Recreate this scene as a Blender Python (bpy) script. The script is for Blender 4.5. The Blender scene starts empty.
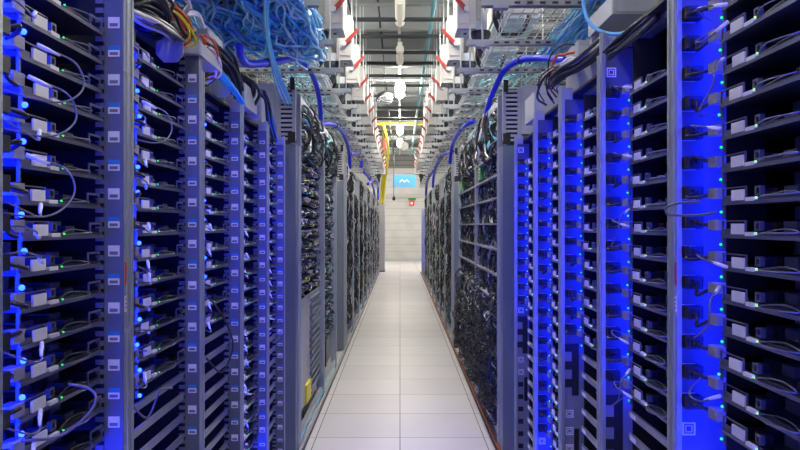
import bpy, math, random
from mathutils import Vector, Matrix, Euler
random.seed(11)
PI = math.pi
scene = bpy.context.scene
COL = scene.collection

F, H = 660.0, 1.52            # focal length in pixels, eye height
XF = 0.68                     # aisle face of the racks, metres from the aisle's centre line


def at(px, py, Y):
    return Vector(((px - 400) * Y / F, Y, H + (225 - py) * Y / F))


# ---------------------------------------------------------------- materials
M = {}


def mat(name, col, rough=0.5, metal=0.0, emit=None, strength=0.0, noise=0.0, nscale=20.0, alpha=None):
    m = bpy.data.materials.new(name)
    m.use_nodes = True
    nt = m.node_tree
    b = nt.nodes['Principled BSDF']
    b.inputs['Base Color'].default_value = (*col, 1)
    b.inputs['Roughness'].default_value = rough
    b.inputs['Metallic'].default_value = metal
    if emit:
        b.inputs['Emission Color'].default_value = (*emit, 1)
        b.inputs['Emission Strength'].default_value = strength
    if noise:
        tc = nt.nodes.new('ShaderNodeTexCoord')
        nz = nt.nodes.new('ShaderNodeTexNoise')
        nz.inputs['Scale'].default_value = nscale
        nz.inputs['Detail'].default_value = 4
        nt.links.new(tc.outputs['Object'], nz.inputs['Vector'])
        mx = nt.nodes.new('ShaderNodeMix')
        mx.data_type = 'RGBA'
        mx.inputs[6].default_value = (*[c * (1 - noise) for c in col], 1)
        mx.inputs[7].default_value = (*[min(1, c * (1 + noise)) for c in col], 1)
        nt.links.new(nz.outputs['Fac'], mx.inputs[0])
        nt.links.new(mx.outputs[2], b.inputs['Base Color'])
    M[name] = m
    return m


mat('post_metal', (0.42, 0.46, 0.50), 0.38, 0.55, noise=0.12)
mat('panel_metal', (0.20, 0.235, 0.27), 0.45, 0.35, noise=0.10, nscale=6)
mat('light_panel', (0.42, 0.44, 0.46), 0.45, 0.3, noise=0.08, nscale=6)
mat('blank_metal', (0.26, 0.28, 0.31), 0.5, 0.2, noise=0.08)
mat('socket_panel', (0.10, 0.105, 0.115), 0.5, 0.1, noise=0.06, nscale=10)
mat('strip_metal', (0.15, 0.17, 0.21), 0.4, 0.2, noise=0.10)
mat('inner_black', (0.012, 0.013, 0.018), 0.6)
mat('rail_metal', (0.32, 0.33, 0.37), 0.4, 0.4, noise=0.12)
mat('edge_metal', (0.15, 0.155, 0.20), 0.35, 0.4)
mat('tray_metal', (0.04, 0.042, 0.055), 0.4, 0.2, noise=0.15, nscale=40)
mat('bracket_metal', (0.15, 0.155, 0.20), 0.35, 0.35)
mat('grey_cable', (0.13, 0.13, 0.15), 0.4)
mat('tray_label', (0.80, 0.80, 0.83), 0.5)
mat('white_label', (0.86, 0.86, 0.88), 0.5)
mat('label_print', (0.18, 0.19, 0.24), 0.6)
mat('blue_tag', (0.03, 0.24, 0.62), 0.5)
mat('board', (0.02, 0.045, 0.06), 0.45, noise=0.4, nscale=60)
mat('chip', (0.03, 0.03, 0.05), 0.4)
mat('heat_sink', (0.20, 0.21, 0.27), 0.4, 0.4)
mat('black_plastic', (0.012, 0.012, 0.015), 0.42)
mat('grey_plastic', (0.30, 0.29, 0.28), 0.5)
mat('pale_cable', (0.62, 0.62, 0.66), 0.4)
mat('blue_led', (0.1, 0.2, 1), 0.4, emit=(0.004, 0.02, 1.0), strength=26)
mat('amber_led', (0.5, 0.8, 0.1), 0.4, emit=(0.35, 1.0, 0.08), strength=2.0)
mat('green_led', (0.1, 1, 0.2), 0.4, emit=(0.0, 1.0, 0.10), strength=1.3)
mat('glow_fill', (0.1, 0.1, 0.8), 0.4, emit=(0.002, 0.012, 1.0), strength=46)  # blue emission of the strips added inside the racks
mat('glow_fill_low', (0.1, 0.1, 0.8), 0.4, emit=(0.003, 0.014, 1.0), strength=58)
mat('glow_fill_side', (0.1, 0.1, 0.8), 0.4, emit=(0.01, 0.015, 1.0), strength=28)
mat('glow_fill_far', (0.1, 0.1, 0.8), 0.4, emit=(0.01, 0.012, 1.0), strength=8)
mat('hose_blue', (0.005, 0.022, 0.72), 0.38)
mat('teal_fibre', (0.14, 0.58, 0.66), 0.35)
mat('cyan_fibre', (0.04, 0.48, 0.88), 0.3)
mat('blue_fibre', (0.015, 0.18, 0.62), 0.3)
mat('pale_fibre', (0.45, 0.78, 0.88), 0.3)
mat('light_blue', (0.16, 0.55, 0.90), 0.35)
mat('zinc', (0.42, 0.44, 0.44), 0.38, 0.5, noise=0.1)
mat('white_paint', (0.46, 0.45, 0.43), 0.45)
mat('box_grey', (0.46, 0.50, 0.53), 0.5, noise=0.05)
mat('dark_metal', (0.035, 0.04, 0.045), 0.5, 0.3)
mat('red_handle', (0.72, 0.07, 0.02), 0.4)
mat('dark_red', (0.34, 0.02, 0.015), 0.45)
mat('beam_dark', (0.17, 0.185, 0.19), 0.6)
mat('teal_pipe', (0.10, 0.26, 0.30), 0.5)
mat('cream', (0.74, 0.72, 0.64), 0.5)
mat('lamp_tube', (1, 1, 1), 0.5, emit=(1.0, 0.93, 0.83), strength=132)
mat('lamp_mid', (1, 1, 1), 0.5, emit=(1.0, 0.95, 0.90), strength=42)
mat('lamp_fill', (1, 1, 1), 0.5, emit=(1.0, 0.95, 0.88), strength=60)  # for the added fill lamps only
mat('yellow', (0.85, 0.74, 0.04), 0.45)
mat('orange_trim', (0.42, 0.13, 0.05), 0.55)
mat('sign_blue', (0.10, 0.42, 0.80), 0.5)
mat('white', (0.85, 0.85, 0.84), 0.5)
mat('green', (0.02, 0.28, 0.08), 0.5)
mat('red_wire', (0.70, 0.10, 0.03), 0.4)
mat('yellow_green', (0.42, 0.50, 0.12), 0.45)
mat('dark_cable', (0.02, 0.022, 0.025), 0.36)
mat('mid_cable', (0.10, 0.11, 0.115), 0.4)
mat('teal_dark', (0.02, 0.13, 0.15), 0.45)
mat('silver', (0.65, 0.66, 0.68), 0.12, 0.9)

# socket faces carry a double outline, drawn procedurally by object coordinates in the mesh itself


def node_mat(name):
    m = bpy.data.materials.new(name)
    m.use_nodes = True
    M[name] = m
    return m, m.node_tree, m.node_tree.nodes['Principled BSDF']


def math_node(nt, op, a=None, b=None):
    n = nt.nodes.new('ShaderNodeMath')
    n.operation = op
    for i, v in enumerate((a, b)):
        if v is None:
            continue
        if isinstance(v, (int, float)):
            n.inputs[i].default_value = v
        else:
            nt.links.new(v, n.inputs[i])
    return n.outputs[0]


def floor_material():
    m, nt, b = node_mat('floor_tiles')
    tc = nt.nodes.new('ShaderNodeTexCoord')
    sp = nt.nodes.new('ShaderNodeSeparateXYZ')
    nt.links.new(tc.outputs['Object'], sp.inputs[0])
    T = 0.6

    def seam(o, off):
        s = math_node(nt, 'ADD', o, off)
        fr = math_node(nt, 'PINGPONG', s, T / 2)
        return math_node(nt, 'LESS_THAN', fr, 0.0035)
    sx = seam(sp.outputs[0], 60.0)
    sy = seam(sp.outputs[1], 60.0 - 4.72)
    sm = math_node(nt, 'MAXIMUM', sx, sy)
    nz = nt.nodes.new('ShaderNodeTexNoise')
    nz.inputs['Scale'].default_value = 1.7
    nz.inputs['Detail'].default_value = 6
    nt.links.new(tc.outputs['Object'], nz.inputs['Vector'])
    # every tile a slightly different tone
    vx = math_node(nt, 'FLOOR', math_node(nt, 'DIVIDE', sp.outputs[0], T))
    vy = math_node(nt, 'FLOOR', math_node(nt, 'DIVIDE', math_node(nt, 'ADD', sp.outputs[1], 60 - 4.72), T))
    cb = nt.nodes.new('ShaderNodeCombineXYZ')
    nt.links.new(vx, cb.inputs[0])
    nt.links.new(vy, cb.inputs[1])
    wn = nt.nodes.new('ShaderNodeTexWhiteNoise')
    nt.links.new(cb.outputs[0], wn.inputs['Vector'])
    f = math_node(nt, 'ADD', math_node(nt, 'MULTIPLY', nz.outputs['Fac'], 0.55), math_node(nt, 'MULTIPLY', wn.outputs['Value'], 0.45))
    m1 = nt.nodes.new('ShaderNodeMix')
    m1.data_type = 'RGBA'
    m1.inputs[6].default_value = (0.60, 0.575, 0.585, 1)
    m1.inputs[7].default_value = (0.74, 0.715, 0.72, 1)
    nt.links.new(f, m1.inputs[0])
    m2 = nt.nodes.new('ShaderNodeMix')
    m2.data_type = 'RGBA'
    nt.links.new(sm, m2.inputs[0])
    nt.links.new(m1.outputs[2], m2.inputs[6])
    m2.inputs[7].default_value = (0.16, 0.13, 0.12, 1)
    nt.links.new(m2.outputs[2], b.inputs['Base Color'])
    b.inputs['Roughness'].default_value = 0.42
    return m


def banded(name, axis, period, duty, c1, c2, rough=0.5, metal=0.0, offset=0.0):
    m, nt, b = node_mat(name)
    tc = nt.nodes.new('ShaderNodeTexCoord')
    sp = nt.nodes.new('ShaderNodeSeparateXYZ')
    nt.links.new(tc.outputs['Object'], sp.inputs[0])
    s = math_node(nt, 'DIVIDE', math_node(nt, 'ADD', sp.outputs[axis], 50 + offset), period)
    fr = math_node(nt, 'FRACT', s)
    k = math_node(nt, 'LESS_THAN', fr, duty)
    nz = nt.nodes.new('ShaderNodeTexNoise')
    nz.inputs['Scale'].default_value = 2.0
    nz.inputs['Detail'].default_value = 5
    nt.links.new(tc.outputs['Object'], nz.inputs['Vector'])
    mx = nt.nodes.new('ShaderNodeMix')
    mx.data_type = 'RGBA'
    nt.links.new(k, mx.inputs[0])
    mx.inputs[6].default_value = (*c1, 1)
    mx.inputs[7].default_value = (*c2, 1)
    m3 = nt.nodes.new('ShaderNodeMix')
    m3.data_type = 'RGBA'
    m3.blend_type = 'MULTIPLY'
    m3.inputs[0].default_value = 0.35
    nt.links.new(mx.outputs[2], m3.inputs[6])
    nt.links.new(nz.outputs['Fac'], m3.inputs[7])
    nt.links.new(m3.outputs[2], b.inputs['Base Color'])
    b.inputs['Roughness'].default_value = rough
    b.inputs['Metallic'].default_value = metal
    return m


floor_material()
banded('ceiling_deck', 0, 0.30, 0.30, (0.90, 0.88, 0.82), (0.62, 0.60, 0.56), 0.6)
banded('wall_panels', 2, 0.30, 0.04, (0.66, 0.66, 0.65), (0.36, 0.36, 0.36), 0.6)
banded('wall_upper', 2, 0.20, 0.25, (0.20, 0.20, 0.20), (0.11, 0.11, 0.11), 0.6)
banded('perforated', 2, 0.0233, 0.45, (0.26, 0.28, 0.34), (0.01, 0.01, 0.012), 0.5, 0.3)

# ribbed hose: rings in the bump only
hm = M['hose_blue']
nt = hm.node_tree

# ---------------------------------------------------------------- mesh builder


class MB:
    def __init__(self):
        self.v, self.f, self.m = [], [], []

    def _add(self, vs, fs, mi=0):
        o = len(self.v)
        self.v += [tuple(p) for p in vs]
        for f in fs:
            self.f.append(tuple(o + i for i in f))
            self.m.append(mi)

    def box(self, x0, x1, y0, y1, z0, z1, mi=0, face_mi=None):
        vs = [(x, y, z) for z in (z0, z1) for y in (y0, y1) for x in (x0, x1)]
        fs = [(0, 2, 3, 1), (4, 5, 7, 6), (0, 1, 5, 4), (2, 6, 7, 3), (0, 4, 6, 2), (1, 3, 7, 5)]
        names = ['-z', '+z', '-y', '+y', '-x', '+x']
        o = len(self.v)
        self.v += vs
        for n, f in zip(names, fs):
            self.f.append(tuple(o + i for i in f))
            self.m.append((face_mi or {}).get(n, mi))
        return self

    def bbox(self, x0, x1, y0, y1, z0, z1, bv=0.003, mi=0):
        """box with its four upright edges chamfered"""
        pr = [(x0 + bv, y0), (x1 - bv, y0), (x1, y0 + bv), (x1, y1 - bv), (x1 - bv, y1), (x0 + bv, y1), (x0, y1 - bv), (x0, y0 + bv)]
        return self.prism_z(pr, z0, z1, mi)

    def prism_z(self, pr, z0, z1, mi=0):
        n = len(pr)
        vs = [(x, y, z0) for x, y in pr] + [(x, y, z1) for x, y in pr]
        fs = [tuple(reversed(range(n))), tuple(range(n, 2 * n))]
        fs += [(i, (i + 1) % n, n + (i + 1) % n, n + i) for i in range(n)]
        self._add(vs, fs, mi)
        return self

    def prism_y(self, pr, y0, y1, mi=0):
        n = len(pr)
        vs = [(x, y0, z) for x, z in pr] + [(x, y1, z) for x, z in pr]
        fs = [tuple(range(n)), tuple(reversed(range(n, 2 * n)))]
        fs += [(i, n + i, n + (i + 1) % n, (i + 1) % n) for i in range(n)]
        self._add(vs, fs, mi)
        return self

    def frame(self, x0, x1, z0, z1, t, y0, y1, mi=0):
        self.box(x0, x1, y0, y1, z0, z0 + t, mi)
        self.box(x0, x1, y0, y1, z1 - t, z1, mi)
        self.box(x0, x0 + t, y0, y1, z0 + t, z1 - t, mi)
        self.box(x1 - t, x1, y0, y1, z0 + t, z1 - t, mi)
        return self

    def tube(self, pts, r, n=6, mi=0, closed=False):
        pts = [Vector(p) for p in pts]
        N = len(pts)
        rs = r if isinstance(r, (list, tuple)) else [r] * N
        o = len(self.v)
        up = None
        for i, p in enumerate(pts):
            if closed:
                t = pts[(i + 1) % N] - pts[i - 1]
            else:
                t = pts[min(i + 1, N - 1)] - pts[max(i - 1, 0)]
            if t.length < 1e-9:
                t = Vector((0, 0, 1))
            t.normalize()
            if up is None:
                up = t.orthogonal().normalized()
            else:
                up = up - t * up.dot(t)
                up = up.normalized() if up.length > 1e-6 else t.orthogonal().normalized()
            sd = t.cross(up)
            for k in range(n):
                a = 2 * PI * k / n
                self.v.append(tuple(p + (up * math.cos(a) + sd * math.sin(a)) * rs[i]))
        for i in range(N if closed else N - 1):
            for k in range(n):
                a0 = o + i * n + k
                a1 = o + i * n + (k + 1) % n
                j = (i + 1) % N
                self.f.append((a0, a1, o + j * n + (k + 1) % n, o + j * n + k))
                self.m.append(mi)
        if not closed:
            self.f.append(tuple(o + k for k in reversed(range(n))))
            self.m.append(mi)
            self.f.append(tuple(o + (N - 1) * n + k for k in range(n)))
            self.m.append(mi)
        return self

    def lathe(self, prof, c=(0, 0, 0), n=24, mi=0, rot=None):
        o = len(self.v)
        R = rot or Matrix.Identity(3)
        for r, z in prof:
            for k in range(n):
                a = 2 * PI * k / n
                self.v.append(tuple(Vector(c) + R @ Vector((r * math.cos(a), r * math.sin(a), z))))
        for i in range(len(prof) - 1):
            for k in range(n):
                self.f.append((o + i * n + k, o + i * n + (k + 1) % n, o + (i + 1) * n + (k + 1) % n, o + (i + 1) * n + k))
                self.m.append(mi)
        self.f.append(tuple(o + k for k in reversed(range(n))))
        self.m.append(mi)
        self.f.append(tuple(o + (len(prof) - 1) * n + k for k in range(n)))
        self.m.append(mi)
        return self

    def ball(self, c, r, mi=0, n=10, m=6):
        prof = [(max(r * math.sin(PI * i / m), r * 0.02), -r * math.cos(PI * i / m)) for i in range(m + 1)]
        return self.lathe(prof, c, n, mi)

    def mesh(self, name, mats, smooth=False):
        me = bpy.data.meshes.new(name)
        me.from_pydata(self.v, [], self.f)
        for mm in ([mats] if isinstance(mats, str) else mats):
            me.materials.append(M[mm])
        me.polygons.foreach_set('material_index', self.m)
        if smooth:
            me.polygons.foreach_set('use_smooth', [True] * len(self.f))
        me.update()
        return me

    def build(self, name, mats, parent=None, smooth=False, world=False):
        me = self.mesh(name, mats, smooth)
        if parent is not None and world:          # verts in world space, under a parent that only translates
            me.transform(Matrix.Translation(-parent.location))
        return link(name, me, parent)


def link(name, me, parent=None):
    o = bpy.data.objects.new(name, me)
    COL.objects.link(o)
    if parent is not None:
        o.parent = parent
    return o


def tag(o, label, cat, group=None, kind=None):
    o['label'] = label
    o['category'] = cat
    if group:
        o['group'] = group
    if kind:
        o['kind'] = kind
    return o


def thing(name, loc, label, cat, group=None, rz=0.0):
    o = bpy.data.objects.new(name, None)
    o.empty_display_size = 0.1
    COL.objects.link(o)
    o.location = loc
    o.rotation_euler = (0, 0, rz)
    return tag(o, label, cat, group)


def structure(o):
    o['kind'] = 'structure'
    return o


def copy_tree(src, loc, rz, label, group=None):
    r = src.copy()
    COL.objects.link(r)
    r.location = loc
    r.rotation_euler = (0, 0, rz)
    r['label'] = label
    if group:
        r['group'] = group
    for ch in list(src.children):
        c = ch.copy()
        COL.objects.link(c)
        c.parent = r
        for g in list(ch.children):
            d = g.copy()
            COL.objects.link(d)
            d.parent = c
    return r


def spline(pts, n=8, closed=False):
    """Catmull-Rom through pts"""
    P = [Vector(p) for p in pts]
    out = []
    L = len(P)
    seg = L if closed else L - 1
    for i in range(seg):
        p1, p2 = P[i], P[(i + 1) % L]
        p0 = P[i - 1] if (closed or i > 0) else p1 * 2 - p2
        p3 = P[(i + 2) % L] if (closed or i + 2 < L) else p2 * 2 - p1
        for k in range(n):
            t = k / n
            out.append(0.5 * ((2 * p1) + (p2 - p0) * t + (2 * p0 - 5 * p1 + 4 * p2 - p3) * t * t + (3 * p1 - p0 - 3 * p2 + p3) * t ** 3))
    if not closed:
        out.append(P[-1])
    return out


ORD = ['first', 'second', 'third', 'fourth', 'fifth', 'sixth', 'seventh', 'eighth', 'ninth', 'tenth', 'eleventh', 'twelfth',
       'thirteenth', 'fourteenth', 'fifteenth', 'sixteenth', 'seventeenth', 'eighteenth', 'nineteenth', 'twentieth',
       'twenty-first', 'twenty-second', 'twenty-third', 'twenty-fourth', 'twenty-fifth', 'twenty-sixth', 'twenty-seventh',
       'twenty-eighth', 'twenty-ninth', 'thirtieth']
NEAR = ['nearest', 'second', 'third', 'fourth', 'fifth']

# ---------------------------------------------------------------- the room
YB = 27.6       # back wall
ZC = 4.75
b = MB().box(-4.6, 4.6, -3.2, YB + 0.2, -0.1, 0)
structure(b.build('floor', 'floor_tiles'))
structure(MB().box(-4.6, 4.6, -3.2, YB + 0.2, ZC, ZC + 0.1).build('ceiling', 'ceiling_deck'))
structure(MB().box(-4.6, -4.5, -3.2, YB + 0.2, 0, ZC).build('wall_left', 'wall_panels'))
structure(MB().box(4.5, 4.6, -3.2, YB + 0.2, 0, ZC).build('wall_right', 'wall_panels'))
structure(MB().box(-4.5, 4.5, -3.2, -3.1, 0, ZC).build('wall_front', 'wall_panels'))
structure(MB().box(-4.5, 4.5, YB, YB + 0.2, 0, 3.75).build('wall_back', 'wall_panels'))
structure(MB().box(-4.5, 4.5, YB + 0.02, YB + 0.2, 3.75, ZC).build('wall_back_upper', 'wall_upper'))
structure(MB().box(-4.5, 4.5, YB - 0.10, YB, 3.68, 3.88).build('trim_1', 'white_paint'))
structure(MB().box(-4.5, 4.5, YB - 0.06, YB, 2.66, 2.82).build('trim_2', 'white_paint'))
structure(MB().box(-4.5, 4.5, YB - 0.03, YB, 0, 0.09).build('baseboard_back', 'box_grey'))

# roof beams and joists running across the aisle
k = 0
Y = 7.3
while Y < YB - 0.5:
    zb = 4.32
    m = MB()
    m.box(-4.5, 4.5, Y - 0.05, Y + 0.05, zb, zb + 0.02).box(-4.5, 4.5, Y - 0.008, Y + 0.008, zb + 0.02, ZC - 0.02)
    m.box(-4.5, 4.5, Y - 0.05, Y + 0.05, ZC - 0.02, ZC)
    o = structure(m.build('roof_beam', 'beam_dark'))
    k += 1
    Y += 1.1
# lighter steel channels lying between the beams
Y = 7.8
k = 0
while Y < YB - 0.5:
    m = MB().box(-4.5, 4.5, Y - 0.11, Y + 0.11, 4.58, 4.66)
    structure(m.build('roof_purlin', 'box_grey'))
    Y += 2.2

# pipes under the roof
pipe_specs = []
for i, Y in enumerate((8.35, 9.1, 9.95, 10.6, 11.5, 12.3, 13.3, 14.6, 16.2, 19.0)):
    m = MB().tube([(-4.4, Y, 4.12), (4.4, Y, 4.12)], 0.028, 10)
    for x in (-0.9, 0.9):
        m.tube([(x, Y, 4.12), (x, Y, ZC)], 0.006, 6)
    o = m.build('sprinkler_pipe', 'dark_metal', smooth=True)
    tag(o, 'thin black pipe crossing under the roof beams, %s from the camera' % ORD[i], 'pipe', 'black pipes under the roof')
m = MB().tube([(0.42, 6.5, 4.25), (0.42, 26, 4.25)], 0.03, 10)
for Y in (8, 12, 16, 20, 24):
    m.tube([(0.42, Y, 4.25), (0.42, Y, ZC)], 0.006, 6)
tag(m.build('water_pipe', 'teal_pipe', smooth=True), 'teal pipe running lengthwise under the roof, right of the lamps', 'pipe')
for i, (x, z) in enumerate(((-0.62, 4.2), (0.72, 4.3), (-0.28, 4.35))):
    m = MB().tube([(x, 6.5, z), (x, 26, z)], 0.014, 8)
    for Y in (9, 14, 19, 24):
        m.tube([(x, Y, z), (x, Y, ZC)], 0.005, 6)
    tag(m.build('conduit', 'dark_metal', smooth=True),
        ['thin dark conduit lengthwise under the roof, leftmost of three', 'thin dark conduit lengthwise under the roof, rightmost of three',
         'thin dark conduit lengthwise under the roof, just left of the lamps'][i], 'conduit', 'conduits under the roof')

# light rail and lamps above the aisle
rail = MB().box(-0.028, 0.012, 6.0, 26.0, 4.28, 4.32)
for Y in range(7, 27, 2):
    rail.tube([(-0.008, Y, 4.3), (-0.008, Y, ZC)], 0.006, 6)
tag(rail.build('lamp_rail', 'zinc'), 'pale steel rail carrying the lamps over the middle of the aisle', 'rail')


def lamp(loc, lit, label, group, L=0.9, w=0.075, up=0.08):
    t = thing('ceiling_lamp', loc, label, 'lamp', group)
    m = MB().prism_y([(-w * .45, 0.0), (-w * .45, 0.045), (w * .45, 0.045), (w * .45, 0.0)][::-1], -L / 2, L / 2)
    m.build('housing', 'cream', t)
    R = w * .8
    pr = [(R * math.cos(a * PI / 6), -R * .75 + R * .9 * math.sin(a * PI / 6)) for a in range(12)]
    d = MB().prism_y(pr[::-1], -L / 2 * .97, L / 2 * .97)
    d.build('diffuser', lit if isinstance(lit, str) else ('lamp_tube' if lit else 'cream'), t)
    r = MB()
    for y in (-L * .35, L * .35):
        r.tube([(0, y, 0.05), (0, y, ZC - loc[2])], 0.005, 6)
    r.build('hanger', 'zinc', t)
    return t


aisle = [(8.1, False), (10.2, False), (12.7, True), (18.0, True), (20.9, True)]
nm = ['unlit cream lamp at the top edge of the photo, over the aisle', 'unlit cream lamp below the first one, over the aisle',
      'brightest lit lamp hanging over the aisle', 'second lit lamp hanging over the aisle, behind the brightest',
      'third and farthest lit lamp over the aisle, just above the white globe']
for (Y, lit), lb in zip(aisle, nm):
    lamp((0, Y, 4.18), lit, lb, 'lamps over the aisle', w=0.11 if lit else 0.075)
lamp((0, 0.3, 4.2), 'lamp_mid', 'lit lamp nearest the camera, high above the top of the photo', 'lamps above the picture', L=1.3, w=0.10)
lamp((0, 5.6, 4.2), True, 'lit lamp over the near aisle, just above the top of the photo', 'lamps above the picture', L=1.3, w=0.10)
for sd, nmx in ((-1, 'left'), (1, 'right')):  # fill lamps added out of frame to light the baskets from above
    for i, Y in enumerate((3.6, 7.2)):
        lamp((sd * 2.7, Y, 4.2), 'lamp_fill', 'added unseen fill lamp high out on the %s, %s from the camera' % (nmx, ORD[i]),
             'added fill lamps out to the sides', L=1.2, w=0.12)

for sd, nmx in ((-1, 'left'), (1, 'right')):
    lamp((sd * 1.4, 24.6, 4.2), True, 'added hidden fill lamp before the end wall, above the %s row' % nmx, 'added fill lamps before the end wall', L=1.2, w=0.11)  # added out of sight to brighten the end wall
    for i, Y in enumerate((8.6, 11.4, 14.4)):  # fill lamps added behind the boxes to light the ceiling
        lamp((sd * 1.32, Y, 4.2), 'lamp_fill', 'added hidden fill lamp above the %s junction boxes, %s from the camera' % (nmx, ORD[i]),
             'added fill lamps above the junction boxes', L=1.2, w=0.10)

# ---------------------------------------------------------------- server racks
RIGHT = [(1.04, 1.65), (1.65, 2.25), (2.25, 2.80), (2.80, 3.34), (3.34, 3.92)]
LEFT = [(1.10, 1.656), (1.656, 2.267), (2.267, 2.84), (2.84, 3.40), (3.40, 3.90)]
TOP = {('L', 0): 2.30, ('L', 1): 2.15, ('L', 2): 2.05, ('L', 3): 2.05, ('L', 4): 2.04,
       ('R', 0): 2.30, ('R', 1): 2.17, ('R', 2): 2.10, ('R', 3): 2.10, ('R', 4): 2.05}
LOW = {('L', 0): 0.2, ('L', 1): 1.02, ('L', 2): 1.10, ('L', 3): 0.2, ('L', 4): 0.94,
       ('R', 0): 0.2, ('R', 1): 0.965, ('R', 2): 1.04, ('R', 3): 0.2, ('R', 4): 1.0}
PITCH = {'L': 0.070, 'R': 0.073}
BASE = {'L': 1.562, 'R': 1.567}
CH = 0.16          # cable channel beside the trays
VT = 0.05          # trays sit this far behind the posts
TRAY_TOP = 2.0


def frame_of(side, y0, y1):
    if side == 'R':
        return Vector((XF, y1, 0)), -PI / 2
    return Vector((-XF, y0, 0)), PI / 2


def to_world(side, y0, y1, u, v, z):
    loc, rz = frame_of(side, y0, y1)
    return loc + Euler((0, 0, rz)).to_matrix() @ Vector((u, v, z))


def py(z, Y):
    return 225 - (z - H) * F / Y


def make_tray(side, w, first_loc, rz, label):
    t = thing('server_tray', first_loc, label, 'server', 'blue lit server trays', rz)
    m = MB()
    m.box(0, w, 0.0, 0.46, 0.0, 0.004).box(0, w, 0, 0.004, 0.004, 0.011).box(0, 0.003, 0.004, 0.46, 0.004, 0.02).box(w - 0.003, w, 0.004, 0.46, 0.004, 0.02)
    m.build('tray_pan', 'tray_metal', t)
    m = MB().frame(0, 0.10, 0.0, 0.036, 0.0025, -0.004, 0.0)
    m.box(0.004, 0.042, -0.002, 0.0, 0.004, 0.018)
    m.box(0.0, 0.006, -0.004, 0.002, -0.03, 0.0)
    m.build('front_bracket', 'bracket_metal', t)
    MB().box(0.045, 0.094, -0.0065, -0.002, 0.006, 0.029).build('label_plate', 'tray_label', t)
    m = MB().box(0.106, 0.140, -0.008, 0.0, 0.003, 0.011)
    m.build('port_connector', 'tray_label', t)
    m = MB().frame(0.125, 0.145, 0.014, 0.034, 0.004, 0.002, 0.012)
    MB().box(0.0, w, -0.007, -0.0042, -0.003, 0.005).build('front_rail', 'edge_metal', t)
    m.build('cable_clip', 'bracket_metal', t)
    # wire pull loop
    a, bq = 0.155, min(0.29, w - 0.07)
    pts = spline([(a, -0.004, 0.008), ((a + bq) / 2, -0.030, 0.010), (bq, -0.006, 0.012), ((a + bq) / 2, 0.006, 0.018)], 5, closed=True)
    MB().tube(pts, 0.0016, 5, closed=True).build('pull_loop', 'grey_cable', t, smooth=True)
    m = MB().frame(w - 0.062, w, 0.0, 0.034, 0.005, -0.003, 0.0)
    m.build('end_bracket', 'bracket_metal', t)
    m = MB()
    rnd = random.Random(5)
    m.box(0.01, w - 0.01, 0.02, 0.44, 0.008, 0.011, 0)
    for j in range(4):
        u = 0.06 + j * (w - 0.12) / 4
        m.box(u, u + 0.045, 0.06, 0.15, 0.011, 0.011 + rnd.uniform(0.012, 0.026), 2 if j % 2 else 1)
        for q in range(3):
            m.box(u + 0.004 + q * 0.014, u + 0.010 + q * 0.014, 0.17, 0.30, 0.011, 0.036, 1)
    m.box(0.10, 0.125, 0.015, 0.04, 0.011, 0.030, 1).box(w - 0.14, w - 0.10, 0.015, 0.05, 0.011, 0.026, 1)
    m.build('circuit_board', ['board', 'chip', 'heat_sink'], t)
    MB().box(0.100, 0.145, 0.10, 0.16, -0.036, -0.008).build('fan_module', 'bracket_metal', t)
    MB().ball((0.152, -0.0095, 0.009), 0.0022, n=6, m=4).build('activity_light', 'amber_led' if side == 'R' else 'green_led', t)
    led = MB()
    if side == 'R':
        led.ball((0.003, -0.008, -0.018), 0.0032, n=8, m=5)
        led.build('status_light', 'green_led', t, smooth=True)
    else:
        led.ball((0.003, -0.009, -0.022), 0.0058, n=10, m=6)
        led.build('status_light', 'blue_led', t, smooth=True)
    return t


def make_cord(variant, loc, rz, label):
    """power cord: black plug on the socket panel, cord, grey connector at the tray's corner.  Origin at the plug"""
    t = thing('power_cable', loc, label, 'cable', 'power cords beside the server trays', rz)
    m = MB().bbox(0.0, 0.038, -0.021, 0.021, -0.015, 0.015, 0.005)
    m.bbox(0.034, 0.046, -0.009, 0.009, -0.008, 0.008, 0.003)
    m.build('plug', 'black_plastic', t)
    cz = -0.006
    pathv = [
        [(0.044, 0, 0), (0.056, -0.006, 0.004), (0.072, 0.0, -0.004), (0.088, 0.02, cz)],
        [(0.044, 0, 0), (0.060, -0.020, 0.010), (0.078, -0.008, 0.004), (0.088, 0.02, cz)],
        [(0.044, 0, 0), (0.054, -0.004, -0.018), (0.070, -0.010, -0.026), (0.088, 0.02, cz)],
        [(0.044, 0, 0), (0.058, -0.030, -0.012), (0.078, -0.022, -0.014), (0.088, 0.02, cz)],
    ][variant]
    MB().tube(spline(pathv, 6), 0.0042, 6).build('cord', 'black_plastic', t, smooth=True)
    m = MB().bbox(0.086, 0.128, 0.006, 0.036, cz - 0.012, cz + 0.012, 0.003)
    m.build('connector', 'grey_plastic', t)
    return t


def make_patch(variant, loc, rz, label):
    """pale thin data cable with a white boot.  Origin at the boot, on the tray's front bracket"""
    t = thing('patch_cable', loc, label, 'cable', 'pale patch cords at the left trays', rz)
    pathv = [
        [(0.0, -0.01, 0), (-0.05, -0.03, 0.012), (-0.10, -0.02, 0.02), (-0.135, 0.03, 0.005)],
        [(0.0, -0.01, 0), (0.05, -0.05, -0.02), (0.06, -0.06, -0.07), (-0.03, -0.05, -0.115), (-0.12, 0.03, -0.10)],
        [(0.0, -0.01, 0), (-0.04, -0.03, -0.02), (-0.09, -0.03, -0.01), (-0.13, 0.03, 0.03)],
    ][variant]
    MB().tube(spline(pathv, 7), 0.0021, 5).build('cord', 'grey_cable', t, smooth=True)
    d = (Vector(pathv[1]) - Vector(pathv[0])).normalized()
    p0 = Vector(pathv[0])
    MB().tube([p0 - d * 0.012, p0 + d * 0.010, p0 + d * 0.034], [0.0045, 0.0045, 0.0025], 6).build('boot', 'tray_label', t, smooth=True)
    return t


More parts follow.
